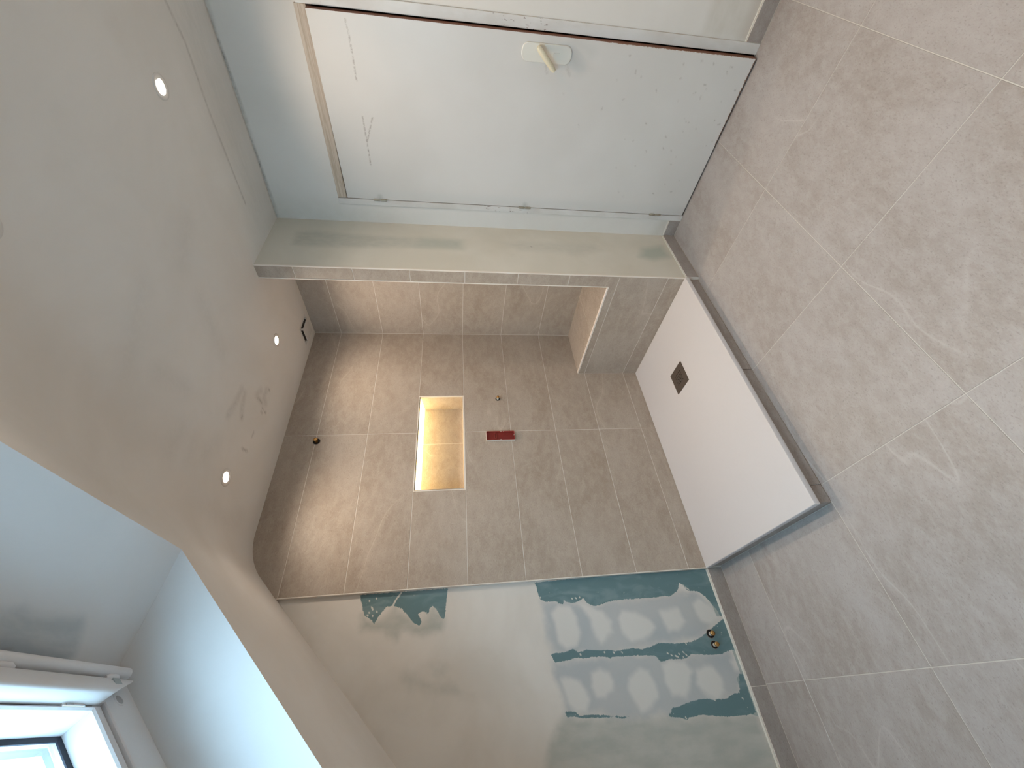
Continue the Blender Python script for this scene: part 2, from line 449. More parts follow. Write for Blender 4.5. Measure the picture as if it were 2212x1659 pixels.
def grid_mesh(name, us, vs, fn, mat, parent=None, keep=None):
    us = np.asarray(us); vs = np.asarray(vs); nu, nv = len(us), len(vs)
    U, V = np.meshgrid(us, vs, indexing='ij'); P = np.stack([U.ravel(), V.ravel()], 1)
    co = fn(P)
    i, k = np.meshgrid(np.arange(nu-1), np.arange(nv-1), indexing='ij'); i = i.ravel(); k = k.ravel()
    if keep is not None:
        cu = (us[i]+us[i+1])/2; cv = (vs[k]+vs[k+1])/2; m = keep(cu, cv); i = i[m]; k = k[m]
    F = np.stack([i*nv+k, (i+1)*nv+k, (i+1)*nv+k+1, i*nv+k+1], 1)
    me = bpy.data.meshes.new(name)
    me.vertices.add(len(co)); me.vertices.foreach_set('co', np.asarray(co, np.float32).ravel())
    me.loops.add(F.size); me.loops.foreach_set('vertex_index', F.ravel().astype(np.int32))
    me.polygons.add(len(F)); me.polygons.foreach_set('loop_start', np.arange(0, F.size, 4, dtype=np.int32))
    me.update(); me.validate()
    me.materials.append(MT[mat])
    o = link(bpy.data.objects.new(name, me), parent)
    return o, P

# ---- outlines of the filler patches on the walls, in wall coordinates (x, z)
TEAL=[
  [(-0.876,1.048),(-0.895,1.039),(-0.93,1.034),(-0.954,1.03),(-0.97,0.997),(-0.969,0.959),(-0.97,0.946),(-0.982,0.934),(-0.985,0.913),(-0.966,0.905),(-0.977,0.894),(-0.984,0.868),(-0.981,0.839),(-0.969,0.812),(-0.968,0.799),(-0.984,0.794),(-0.998,0.772),(-1.006,0.749),(-1.004,0.731),(-0.995,0.693),(-0.988,0.656),(-0.987,0.583),(-0.988,0.528),(-0.988,0.474),(-0.989,0.455),(-0.988,0.43),(-0.99,0.401),(-0.985,0.369),(-0.99,0.34),(-0.98,0.313),(-0.969,0.29),(-0.949,0.273),(-0.928,0.26),(-0.942,0.249),(-0.959,0.237),(-0.97,0.229),(-0.973,0.195),(-0.98,0.17),(-1.002,0.145),(-1.032,0.127),(-1.054,0.114),(-1.08,0.101),(-1.1,0.098),(-1.092,0.076),(-0.868,0.074),(-0.866,0.422),(-0.863,0.587)],
  [(-1.191,1.01),(-1.189,0.984),(-1.188,0.939),(-1.178,0.897),(-1.194,0.874),(-1.187,0.826),(-1.194,0.788),(-1.196,0.725),(-1.204,0.694),(-1.199,0.601),(-1.207,0.559),(-1.201,0.505),(-1.19,0.473),(-1.19,0.439),(-1.197,0.385),(-1.198,0.342),(-1.197,0.298),(-1.185,0.247),(-1.165,0.198),(-1.146,0.16),(-1.119,0.103),(-1.111,0.079),(-1.253,0.078),(-1.247,0.099),(-1.253,0.14),(-1.258,0.15),(-1.259,0.208),(-1.25,0.291),(-1.247,0.318),(-1.261,0.346),(-1.263,0.375),(-1.258,0.427),(-1.265,0.479),(-1.247,0.492),(-1.236,0.508),(-1.234,0.538),(-1.23,0.584),(-1.229,0.652),(-1.226,0.714),(-1.232,0.721),(-1.222,0.743),(-1.218,0.812),(-1.222,0.842),(-1.216,0.888),(-1.221,0.931),(-1.225,0.992),(-1.2,1.007)],
  [(-1.405,0.977),(-1.408,0.953),(-1.413,0.929),(-1.427,0.914),(-1.426,0.875),(-1.429,0.846),(-1.435,0.797),(-1.443,0.749),(-1.451,0.688),(-1.454,0.707),(-1.454,0.727),(-1.445,0.757),(-1.444,0.787),(-1.443,0.824),(-1.439,0.853),(-1.437,0.897),(-1.427,0.939),(-1.427,0.971)],
  [(-1.464,0.515),(-1.453,0.493),(-1.436,0.483),(-1.438,0.456),(-1.429,0.416),(-1.424,0.387),(-1.419,0.345),(-1.422,0.292),(-1.427,0.276),(-1.428,0.24),(-1.428,0.202),(-1.421,0.196),(-1.412,0.151),(-1.415,0.138),(-1.345,0.108),(-1.345,0.088),(-1.491,0.093),(-1.494,0.149),(-1.492,0.229),(-1.484,0.292),(-1.474,0.354),(-1.477,0.395),(-1.48,0.42),(-1.489,0.428),(-1.476,0.449),(-1.471,0.484)],
  [(-0.873,1.918),(-0.931,1.897),(-0.964,1.887),(-0.975,1.867),(-0.986,1.849),(-1.004,1.835),(-0.978,1.821),(-0.943,1.792),(-0.936,1.787),(-0.931,1.754),(-0.94,1.734),(-0.946,1.714),(-0.963,1.697),(-0.984,1.679),(-1.011,1.655),(-1.027,1.627),(-1.014,1.614),(-0.993,1.623),(-0.98,1.632),(-0.967,1.619),(-0.972,1.594),(-0.991,1.586),(-0.959,1.58),(-0.947,1.566),(-0.961,1.546),(-0.99,1.532),(-1.009,1.514),(-1.002,1.505),(-0.949,1.5),(-0.873,1.492)],
]
HAZE=[
  [(-0.961,1.031),(-0.995,0.729),(-0.99,0.359),(-0.973,0.304),(-0.976,0.181),(-1.098,0.097),(-1.181,0.234),(-1.199,0.527),(-1.207,0.677),(-1.191,1.004),(-1.08,1.014)],
  [(-1.22,1.004),(-1.221,0.772),(-1.235,0.502),(-1.258,0.351),(-1.252,0.119),(-1.345,0.088),(-1.415,0.141),(-1.459,0.506),(-1.451,0.688),(-1.41,0.966),(-1.315,0.992)],
]
LOW=[
  [(-1.425,0.979),(-1.464,0.61),(-1.499,0.095),(-1.678,0.068),(-1.873,0.033),(-1.754,1.149),(-1.577,1.088),(-1.502,1.067)],
  [(-0.958,1.898),(-1.004,1.835),(-0.939,1.743),(-1.027,1.627),(-0.947,1.564),(-1.01,1.503),(-1.06,1.516),(-1.061,1.625),(-1.045,1.707),(-1.079,1.723),(-1.061,1.746),(-1.034,1.788),(-1.022,1.887)],
  [(-1.171,1.582),(-1.179,1.488),(-1.257,1.481),(-1.25,1.566)],
  [(-1.21,1.678),(-1.257,1.481),(-1.31,1.384),(-1.311,1.541),(-1.261,1.668)],
]
BLOB=[
  [(-0.992,0.939),(-1.003,0.878),(-1.049,0.852),(-1.116,0.848),(-1.164,0.875),(-1.17,0.929),(-1.146,0.964),(-1.084,0.964),(-1.025,0.978)],
  [(-0.988,0.833),(-0.99,0.799),(-1.032,0.72),(-1.083,0.68),(-1.128,0.684),(-1.165,0.751),(-1.127,0.776),(-1.069,0.787)],
  [(-1.04,0.615),(-1.045,0.545),(-1.091,0.488),(-1.122,0.462),(-1.169,0.53),(-1.169,0.599),(-1.133,0.63),(-1.074,0.635)],
  [(-1.057,0.414),(-1.049,0.313),(-1.082,0.308),(-1.108,0.29),(-1.144,0.348),(-1.145,0.395),(-1.103,0.413)],
  [(-1.036,0.22),(-1.01,0.183),(-1.053,0.126),(-1.105,0.1),(-1.132,0.16),(-1.111,0.211),(-1.071,0.219)],
  [(-1.295,0.973),(-1.288,0.931),(-1.304,0.89),(-1.342,0.867),(-1.376,0.861),(-1.414,0.882),(-1.413,0.927),(-1.376,0.959),(-1.329,0.971)],
  [(-1.278,0.83),(-1.265,0.782),(-1.287,0.745),(-1.318,0.727),(-1.353,0.741),(-1.377,0.783),(-1.37,0.817),(-1.329,0.836)],
  [(-1.316,0.652),(-1.286,0.587),(-1.295,0.555),(-1.345,0.533),(-1.395,0.534),(-1.426,0.578),(-1.435,0.63),(-1.4,0.648),(-1.355,0.663)],
  [(-1.276,0.477),(-1.262,0.436),(-1.272,0.362),(-1.315,0.339),(-1.372,0.38),(-1.402,0.405),(-1.393,0.461),(-1.346,0.487)],
  [(-1.318,0.31),(-1.296,0.267),(-1.306,0.223),(-1.354,0.202),(-1.399,0.208),(-1.426,0.253),(-1.412,0.296),(-1.362,0.33)],
  [(-1.292,0.126),(-1.279,0.091),(-1.33,0.081),(-1.327,0.119)],
]
PART=[
  [(0.724,2.332),(0.849,2.331),(0.87,2.246),(0.845,2.014),(0.841,1.701),(0.833,1.419),(0.747,1.412),(0.739,1.734),(0.721,1.996),(0.719,2.216)],
  [(0.823,1.149),(0.848,1.019),(0.849,0.58),(0.791,0.548),(0.721,0.721),(0.755,0.86),(0.756,1.071)],
  [(0.825,0.266),(0.866,0.122),(0.745,0.107),(0.708,0.23),(0.732,0.313)],
]

# ================================================================== THE SETTING
# ---- floor
fl = MB().box((XK-0.1, YF-0.1, -0.08), (1.15, 0.15, -0.0012)).build('floor', 'grout_floor')
struct(fl, 'greige stone-look square floor tiles with thin pale joints', 'floor')
PF = Plane((0, 0, 0), (1, 0, 0), (0, 1, 0))
YJ = [0.012, -0.268, -0.866, -1.465, -2.054, -2.655, -3.255, YF]
XJ = [XK] + [-0.1835 + 0.6043*k for k in range(-3, 2)] + [0.990]
XJ = [x for x in XJ if x <= 0.99]
for ya, yb in zip(YJ, YJ[1:]):
    for xa, xb in zip(XJ, XJ[1:]):
        if ya > -0.8:
            xb = min(xb, -0.8625)
            if xb - xa < 0.02: continue
        tile(fl, PF, rect(xa, yb, xb, ya), 'tile_floor', gap=0.0026)

# ---- back wall: filled plasterboard on the left, tiles on the right
PB = Plane((0, 0, 0), (1, 0, 0), (0, 0, 1))
us = np.arange(XK-0.05, XT+0.0061, 0.005); vs = np.arange(-0.05, 2.36, 0.005)
def keep_back(x, z): return z < SA + SB*x + 0.06
wb, P = grid_mesh('wall_back', us, vs, lambda P: np.stack([P[:, 0], np.full(len(P), YPL), P[:, 1]], 1), 'patched', None, keep_back)
struct(wb, 'back wall, tiled in the shower and bare filled plasterboard to the left', 'wall')
near = (P[:, 0] > -2.0) & (P[:, 1] < 2.1)
def on(P, m, f):
    r = np.zeros(len(P)); r[m] = f(P[m]); return r
R_ = on(P, near, lambda q: field(q, TEAL, 0.009))
# brown-white smear lines and trowel flecks stay out of the board
G_ = on(P, near, lambda q: field(q, HAZE, 0.040))
B_ = on(P, near, lambda q: field(q, BLOB, 0.034))
L_ = on(P, near, lambda q: np.maximum(field(q, LOW[:2], 0.035), 0.9*field(q, LOW[2:], 0.045)*np.clip(0.6, 0, 1)))
set_marks(wb.data, R_, G_, B_); 
SIDE = [[(-0.866, 0.07), (-1.10, 0.07), (-1.10, 0.118), (-0.95, 0.122), (-0.866, 0.122)], [(-1.25, 0.07), (-1.51, 0.07), (-1.49, 0.132), (-1.36, 0.128), (-1.34, 0.10), (-1.25, 0.10)]]
S_ = on(P, near, lambda q: field(q, SIDE, 0.006))
FLECK = [[(-0.876, 1.719), (-0.905, 1.742), (-0.945, 1.762)]]
DOTS = [[(x, z), (x+0.004, z+0.003)] for x, z in [(-0.944, 1.848), (-0.957, 1.862), (-0.968, 1.868), (-0.972, 1.845), (-0.905, 1.868), (-0.896, 1.836), (-0.981, 1.622), (-0.955, 1.828), (-0.935, 1.852),
        (-1.206, 0.865), (-1.207, 0.745), (-1.211, 0.70), (-1.213, 0.66), (-1.236, 0.432), (-1.245, 0.415), (-1.25, 0.395), (-1.243, 0.375), (-1.238, 0.352), (-1.255, 0.385), (-1.257, 0.36), (-1.25, 0.34), (-1.205, 0.325),
        (-0.949, 1.024), (-0.966, 0.86), (-0.965, 0.84), (-0.962, 0.82), (-0.958, 0.232), (-0.965, 0.222), (-0.947, 0.242), (-1.437, 0.13), (-1.481, 0.43), (-1.43, 0.27)]]
D_ = on(P, near, lambda q: np.maximum(strokes(q, FLECK, 0.007, 1.0), strokes(q, DOTS, 0.0090, 0.72)))
H_ = on(P, near, lambda q: strokes(q, [[(-1.075, 0.805), (-1.12, 0.765)], [(-1.165, 0.748), (-1.19, 0.733)]], 0.006, 0.7))
set_marks(wb.data, L_, S_, D_, name='marks2')

# grout bed with the niche left open
NX0, NX1, NZ0, NZ1, ND = -0.354, 0.330, J[4], J[3], 0.145
g = MB()
yb_ = 0.0012
for (xa, za, xb, zb) in [(XT, -0.05, NX0, 2.62), (NX1, -0.05, 1.10, 2.62), (NX0, -0.05, NX1, NZ0), (NX0, NZ1, NX1, 2.62)]:
    g.quad((xa, yb_, za), (xb, yb_, za), (xb, yb_, zb), (xa, yb_, zb))
# niche box, just behind the faces of its lining tiles
q = 0.0078; nx0, nx1, nz0, nz1, nd = NX0+q, NX1-q, NZ0+q, NZ1-q, ND+0.0012
g.quad((nx0, 0, nz0), (nx1, 0, nz0), (nx1, nd, nz0), (nx0, nd, nz0)); g.quad((nx0, 0, nz1), (nx1, 0, nz1), (nx1, nd, nz1), (nx0, nd, nz1))
g.quad((nx0, 0, nz0), (nx0, nd, nz0), (nx0, nd, nz1), (nx0, 0, nz1)); g.quad((nx1, 0, nz0), (nx1, nd, nz0), (nx1, nd, nz1), (nx1, 0, nz1))
g.quad((nx0, nd, nz0), (nx1, nd, nz0), (nx1, nd, nz1), (nx0, nd, nz1))
g.quad((XT, yb_, -0.05), (XT, yb_, 2.62), (XT, YPL+0.002, 2.62), (XT, YPL+0.002, -0.05))
g.build('grout', 'grout', wb, recalc=False)

def row_edges():
    return [(J[i+1], J[i]) for i in range(1, 8)] + [(ZT-0.02, J[8])]
for i, (za, zb) in enumerate(row_edges()):
    if (za, zb) == (J[4], J[3]):
        tile(wb, PB, rect(NX1, za, XR, zb)); tile(wb, PB, rect(XT, za, NX0, zb))
        continue
    tile(wb, PB, rect(XV, za, XR, zb)); tile(wb, PB, rect(XT, za, XV, zb))
# cut top course, following the ceiling curve
tile(wb, PB, rect(XV, J[1], XR, zflat(0)+0.004))
x0, h, arc = profile(0.0, 7)
tile(wb, PB, [(XT, J[1]), (XV, J[1]), (XV, h+0.004)] + [(a, b+0.004) for a, b in arc] + [(XT, SA+SB*XT+0.004)])
# niche lining
PN = Plane((0, ND, 0), (1, 0, 0), (0, 0, 1))
tile(wb, PN, rect(0.041, NZ0, NX1, NZ1)); tile(wb, PN, rect(NX0, NZ0, 0.041, NZ1))
tile(wb, Plane((0, 0, NZ0+0.009), (1, 0, 0), (0, 1, 0)), rect(NX0, 0.003, NX1, ND))
tile(wb, Plane((0, 0, NZ1-0.009), (1, 0, 0), (0, -1, 0)), rect(NX0, -ND, NX1, -0.003))
tile(wb, Plane((NX1-0.009, 0, 0), (0, -1, 0), (0, 0, 1)), rect(-ND, NZ0, -0.003, NZ1))
tile(wb, Plane((NX0+0.009, 0, 0), (0, 1, 0), (0, 0, 1)), rect(0.003, NZ0, ND, NZ1))

# ---- trims
t = MB().box((XT-0.0035, -0.0006, ZB), (XT+0.0005, YPL+0.001, SA+SB*XT-0.001), 0.0008).build('trim_1', 'trimprofile')
struct(t, 'pale vertical edge profile where the shower tiles meet bare plasterboard', 'trim')
t = MB()
w = 0.0075
e_ = 0.0017
for a, b in [((NX0-e_, NZ0-e_), (NX1+e_, NZ0+w)), ((NX0-e_, NZ1-0.004), (NX1+e_, NZ1+e_)), ((NX0-e_, NZ0+w), (NX0+0.004, NZ1-0.004)), ((NX1-w, NZ0+w), (NX1+e_, NZ1-0.004))]:
    t.box((a[0], -0.001, a[1]), (b[0], 0.012, b[1]))
struct(t.build('trim_2', 'trimprofile'), 'pale edge profile framing the lit wall niche', 'trim')
t = MB().box((XL-0.001, YP-0.001, 0.084), (XL+0.006, YP+0.006, zflat(YP)-0.001), 0.001).build('trim_3', 'trimprofile')
struct(t, 'pale corner profile down the outer edge of the tiled partition', 'trim')
t = MB().box((XL-0.001, YQ-0.004, ZL), (XL+0.006, YQ+0.002, zflat(YQ)-0.001), 0.001).build('trim_4', 'trimprofile')
struct(t, 'pale corner profile along the inner edge of the tiled partition', 'trim')
t = MB().box((XL-0.001, YQ, ZL-0.009), (XL+0.010, -0.001, ZL+0.0015), 0.001).build('trim_5', 'trimprofile')
struct(t, 'cream edge profile along the front of the shower ledge', 'trim')

# ---- recess wall beside the shower
wr = MB().quad((XR+0.0012, 0.06, -0.05), (XR+0.0012, -0.83, -0.05), (XR+0.0012, -0.83, 2.62), (XR+0.0012, 0.06, 2.62)).build('wall_recess', 'grout', recalc=False)
struct(wr, 'tiled side wall set back above the shower ledge', 'wall')
PR = Plane((XR, 0, 0), (0, -1, 0), (0, 0, 1))
for za, zb in [(J[i+1], J[i]) for i in range(1, 6)] + [(ZL-0.01, J[6]), (J[1], zflat(0)+0.004)]:
    tile(wr, PR, rect(0.0, za, 0.80, zb))

# ---- ledge
wl = MB().box((XL+0.0012, YQ-0.001, -0.02), (XR+0.02, 0.05, ZL-0.0012)).build('wall_ledge', 'grout')
struct(wl, 'low tiled ledge boxed in along the shower side wall', 'wall')
PLT = Plane((0, 0, ZL), (1, 0, 0), (0, 1, 0))
tile(wl, PLT, rect(XL+0.009, -0.398, XR, 0.0)); tile(wl, PLT, rect(XL+0.009, YQ, XR, -0.398))
PLF = Plane((XL, 0, 0), (0, -1, 0), (0, 0, 1))
tile(wl, PLF, rect(0.0, ZT-0.02, -YP-0.004, J[8]))
tile(wl, PLF, rect(0.0, J[8], -YP-0.004, J[7]))
tile(wl, PLF, [(0.0, J[7]), (-YP-0.004, J[7]), (-YP-0.004, J[6]), (-YQ+0.003, J[6]), (-YQ+0.003, ZL-0.008), (0.0, ZL-0.008)])

# ---- partition
YPF = -0.8735
us = np.arange(XL+0.004, XD+0.011, 0.008); vs = np.arange(-0.02, 2.60, 0.008)
wp, P = grid_mesh('wall_partition', us, vs, lambda P: np.stack([P[:, 0], np.full(len(P), YPF), P[:, 1]], 1), 'partition')
struct(wp, 'narrow filled plaster partition wall between the shower and the door', 'wall')
nz = 0.02*np.sin(P[:, 1]*31+P[:, 0]*17)
set_marks(wp.data, strokes(P, [[(0.80, 0.985), (0.80, 0.989)]], 0.006), np.maximum(field(P, PART[:1], 0.02), 0.55*field(P, PART[1:2], 0.03)), np.maximum(0.9*field(P, PART[2:], 0.03), 0.5*field(P, [[(0.745, 1.40), (0.83, 1.40), (0.84, 1.64), (0.75, 1.66)]], 0.035)))
MB().box((XL+0.0012, YPF+0.0005, -0.02), (XD+0.02, YQ-0.001, 2.60)).build('core', 'grout', wp)
for za, zb in [(J[i+1], J[i]) for i in range(1, 6)] + [(J[1], zflat(YP)+0.004)]:
    tile(wp, PLF, rect(-YQ+0.003, za, -YP-0.004, zb))

# ---- wall with the door
DY0, DY1, DZ = -1.005, -1.866, 2.078
ys = np.unique(np.concatenate([np.arange(YF-0.05, -0.80, 0.012), [DY0, DY1]])); zs = np.unique(np.concatenate([np.arange(-0.03, 2.62, 0.012), [DZ]]))
wd, P = grid_mesh('wall_right', ys, zs, lambda P: np.stack([np.full(len(P), XD), P[:, 0], P[:, 1]], 1), 'whitewall', None,
                  lambda y, z: ~((y < DY0) & (y > DY1) & (z < DZ)))
struct(wd, 'white wall holding the old door', 'wall')
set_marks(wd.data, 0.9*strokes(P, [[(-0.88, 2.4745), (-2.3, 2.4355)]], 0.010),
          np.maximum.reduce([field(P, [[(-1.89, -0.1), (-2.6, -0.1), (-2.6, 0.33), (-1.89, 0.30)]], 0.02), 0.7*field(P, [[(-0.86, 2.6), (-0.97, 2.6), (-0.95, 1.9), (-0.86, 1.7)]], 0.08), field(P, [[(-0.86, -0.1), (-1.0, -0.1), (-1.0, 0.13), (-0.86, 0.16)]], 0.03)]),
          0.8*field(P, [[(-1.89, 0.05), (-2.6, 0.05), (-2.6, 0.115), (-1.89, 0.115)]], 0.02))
# ---- knee wall and the wall behind the camera
w_ = MB().quad((XK, 0.06, -0.05), (XK, YF-0.05, -0.05), (XK, YF-0.05, 1.1), (XK, 0.06, 1.1)).build('wall_left', 'plain', recalc=False)
struct(w_, 'low plain knee wall under the roof slope', 'wall')
w_ = MB().quad((XK-0.06, YF, -0.05), (1.1, YF, -0.05), (1.1, YF, 2.62), (XK-0.06, YF, 2.62)).build('wall_front', 'plain', recalc=False)
struct(w_, 'plain plaster wall behind the photographer', 'wall')

# ---- ceiling: flat part, curve, roof slope with the window opening
ROOF_O = Vector((-0.918, 0, SA+SB*-0.918)); ED = Vector((-math.cos(TH), 0, -math.sin(TH))); EN = Vector((-math.sin(TH), 0, math.cos(TH)))
def RP(s, y, d): v = ROOF_O + ED*s + EN*d; return (v.x, y, v.z)
XO0, XO1 = -0.918, RP(WIN_S1, 0, 0)[0]
NFL, NAR = 190, 10
slope_x = [-0.83, XO0, -1.1, -1.3, -1.5, -1.7, XO1, -2.1, XK-0.06]
nU = NFL + NAR + len(slope_x)
ysl = np.unique(np.concatenate([np.arange(-2.3, 0.05, 0.009), np.arange(YF-0.06, -2.3, 0.08), [OY0, OY1, 0.06]]))
sect = {}
for y in ysl:
    x0, h, arc = profile(float(y), NAR)
    xs = list(np.linspace(1.10, x0, NFL, endpoint=False)); zz = [h]*NFL
    xs += [a for a, b in arc][:NAR]; zz += [b for a, b in arc][:NAR]
    xs += slope_x; zz += [SA+SB*x for x in slope_x]
    sect[float(y)] = (np.array(xs), np.array(zz))
def ceil_fn(P):
    out = np.zeros((len(P), 3)); out[:, 1] = P[:, 1]
    for y, (xs, zz) in sect.items():
        m = np.abs(P[:, 1]-y) < 1e-9; k = P[m, 0].astype(int); out[m, 0] = xs[k]; out[m, 2] = zz[k]
    return out
kO0 = NFL+NAR+1; kO1 = NFL+NAR+6
ce, P = grid_mesh('ceiling', np.arange(nU), ysl, ceil_fn, 'ceiling', None, lambda u, y: ~((u > kO0) & (u < kO1) & (y < OY0) & (y > OY1)))
ce.data.polygons.foreach_set('use_smooth', [True]*len(ce.data.polygons))
struct(ce, 'plastered ceiling curving down into the roof slope', 'ceiling')
co = np.zeros(len(ce.data.vertices)*3); ce.data.vertices.foreach_get('co', co); XY = co.reshape(-1, 3)[:, :2]
SMUDGE = [[(-0.044, -0.566), (-0.118, -0.57), (-0.213, -0.586)], [(-0.041, -0.534), (-0.104, -0.513), (-0.15, -0.484)], [(0.074, -0.406), (0.022, -0.431), (0.027, -0.352)], [(0.111, -0.357), (0.06, -0.361), (0.051, -0.319)]]
SMUDGE2 = [[(-0.428, -0.814), (-0.489, -0.828), (-0.545, -0.82)], [(-0.342, -0.585), (-0.438, -0.627)], [(-0.441, -0.727), (-0.488, -0.718)], [(-0.184, -1.289), (-0.436, -1.163)], [(0.044, -1.065), (-0.02, -0.805)], [(-0.541, -0.20), (-0.60, -0.30), (-0.619, -0.545)], [(-0.35, -1.05), (-0.30, -0.9)], [(0.2, -1.3), (0.05, -1.22)]]
TICKS = [[(0.133, -0.338), (0.134, -0.32)], [(0.007, -0.337), (0.007, -0.324)], [(-0.017, -0.339), (-0.014, -0.32)], [(-0.143, -0.482), (-0.157, -0.479)], [(-0.146, -0.336), (-0.173, -0.338)], [(-0.27, -0.387), (-0.255, -0.33)], [(0.018, -0.416), (0.027, -0.352)], [(0.003, -0.304), (0.011, -0.287)]]
CRACK = [[(0.679, -2.1), (0.679, -1.863), (0.705, -1.743), (0.684, -1.502), (0.69, -1.117)]]
dirt = np.maximum.reduce([strokes(XY, SMUDGE, 0.030, 0.27), strokes(XY, SMUDGE2, 0.07, 0.09), strokes(XY, TICKS, 0.009, 0.65), strokes(XY, CRACK, 0.010, 0.5),
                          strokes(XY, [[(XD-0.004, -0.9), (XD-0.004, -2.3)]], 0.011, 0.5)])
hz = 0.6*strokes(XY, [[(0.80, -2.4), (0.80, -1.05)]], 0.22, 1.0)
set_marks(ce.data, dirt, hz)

# shaft of the roof window: four plastered reveals
SF, YF0, YF1, DF = 0.197, -0.931, -2.050, 0.218
A0, A1 = Vector(RP(0, 0, 0)), Vector(RP(SF, 0, DF))
uu = np.arange(0, 41); vv = np.linspace(0, 1, 200)
def up_fn(P):
    f = P[:, 0]/40.0; ya = OY0 + (OY1-OY0)*P[:, 1]; yb = YF0 + (YF1-YF0)*P[:, 1]
    return np.stack([A0.x+(A1.x-A0.x)*f, ya+(yb-ya)*f, A0.z+(A1.z-A0.z)*f], 1)
sh, P = grid_mesh('reveal', uu, vv, up_fn, 'shaft', ce)
Q = up_fn(P)[:, :2]
SHP = [(-1.149, -1.50), (-1.149, -1.312), (-1.137, -1.282), (-1.143, -1.255), (-1.14, -1.211), (-1.136, -1.163), (-1.128, -1.127), (-1.141, -1.111), (-1.174, -1.093), (-1.195, -1.087), (-1.23, -1.10), (-1.23, -1.5)]
set_marks(sh.data, strokes(Q, [[(-1.201, -1.29), (-1.203, -1.25)]], 0.006, 0.5), 0.85*field(Q, [SHP], 0.012),
          0.7*field(Q, [[(-1.190, -1.28), (-1.192, -1.20), (-1.198, -1.11), (-1.23, -1.1), (-1.23, -1.28)]], 0.010))
for nm, q in (('reveal', (RP(0, OY0, 0), RP(WIN_S1, OY0, 0), RP(WIN_S1-0.03, YF0, DF), RP(SF, YF0, DF))),
              ('reveal', (RP(0, OY1, 0), RP(SF, YF1, DF), RP(WIN_S1-0.03, YF1, DF), RP(WIN_S1, OY1, 0))),
              ('reveal', (RP(WIN_S1, OY0, 0), RP(WIN_S1, OY1, 0), RP(WIN_S1-0.03, YF1, DF), RP(WIN_S1-0.03, YF0, DF)))):
    o = MB().quad(*q).build(nm, 'shaft', ce, recalc=False); set_marks(o.data, np.zeros(4))

# ---- roof window
win = empty('window_1'); struct(win, 'white roof window set deep in the sloping ceiling, bright sky behind', 'window')
def wbox(mb, s0, s1, y0, y1, d0, d1, c=0.0):
    pts = [(s0, y0), (s1, y0), (s1, y1), (s0, y1)]
    return mb.prism(pts, lambda p: RP(p[0], p[1], d0), lambda p: RP(p[0], p[1], d1))
SE = WIN_S1 - 0.03                         # lower end of the frame face
def member(name, mat, poly, side, parent=win):
    """extrude a section (inset of the side and foot members, inset of the head member, depth) along one side, mitred"""
    mb = MB()
    if side in 'rl':
        f = (lambda t: YF0 - t) if side == 'r' else (lambda t: YF1 + t)
        mb.prism(poly, lambda p: RP(SF+p[1], f(p[0]), p[2]), lambda p: RP(SE-p[0], f(p[0]), p[2]))
    else:
        f = (lambda p: SF + p[1]) if side == 't' else (lambda p: SE - p[0])
        mb.prism(poly, lambda p: RP(f(p), YF0-p[0], p[2]), lambda p: RP(f(p), YF1+p[0], p[2]))
    return mb.build(name, mat, parent)
for s in 'rltb':
    member('frame', 'winwhite', [(-0.012, -0.012, 0.30), (-0.012, -0.012, 0.2165), (0.009, 0.010, 0.2165), (0.011, 0.012, 0.2150), (0.108, 0.100, 0.2150), (0.110, 0.102, 0.2175), (0.110, 0.102, 0.30)], s)
    sash = member('sash', 'winwhite', [(0.1145, 0.105, 0.285), (0.1145, 0.105, 0.224), (0.117, 0.106, 0.2215), (0.140, 0.113, 0.2215), (0.146, 0.116, 0.2130), (0.158, 0.120, 0.2120), (0.162, 0.123, 0.216), (0.166, 0.127, 0.268), (0.168, 0.129, 0.285)], s)
    member('leak_block', 'gasket', [(0.1085, 0.1005, 0.250), (0.1085, 0.1005, 0.240), (0.1165, 0.1065, 0.240), (0.1165, 0.1065, 0.250)], s)  # added strip, blocks sky light leaking between frame and sash
    member('gasket', 'gasket', [(0.165, 0.126, 0.2712), (0.165, 0.126, 0.2655), (0.176, 0.136, 0.2685), (0.176, 0.136, 0.2712)], s, sash)
    member('sash_cladding', 'winwhite', [(0.168, 0.129, 0.306), (0.168, 0.129, 0.286), (0.182, 0.142, 0.290), (0.186, 0.146, 0.306)], s, sash)
mb = MB(); wbox(mb, SF+0.128, SE-0.167, YF0-0.167, YF1+0.167, 0.2715, 0.2765); mb.build('pane', 'glass', win)
# ventilation flap with its bar along the top of the sash
flap = MB()
sec = [(0.252, 0.222), (0.252, 0.204), (0.256, 0.197), (0.264, 0.190), (0.274, 0.186), (0.286, 0.184), (0.297, 0.185), (0.302, 0.188), (0.304, 0.191), (0.311, 0.209), (0.311, 0.2145)]
flap.prism(sec, lambda p: RP(p[0], YF0-0.034-max(0, (p[0]-0.268))*2.6, p[1]), lambda p: RP(p[0], YF1+0.03+max(0, (p[0]-0.268))*2.6, p[1]))
fo = flap.build('vent_flap', 'winwhite', win, smooth=True)
mb = MB(); wbox(mb, 0.270, 0.286, -1.030, -1.053, 0.1838, 0.1880); mb.build('type_plate', simple('type_plate', (0.36, 0.42, 0.44), 0.5), fo)
MB().tube([RP(0.2335, YF0-0.022, 0.200), RP(0.2335, YF1+0.022, 0.200)], 0.0125, 18).build('handle_bar', 'winwhite', win, smooth=True)
for yy in (-1.015, -1.305, -1.69, -1.97):
    mb = MB(); mb.tube([RP(0.249, yy-0.022, 0.200), RP(0.249, yy-0.012, 0.199), RP(0.249, yy+0.012, 0.199), RP(0.249, yy+0.022, 0.200)], [0.003, 0.0065, 0.0065, 0.003], 10)
    mb.build('bar_bracket', 'winwhite', fo, smooth=True)
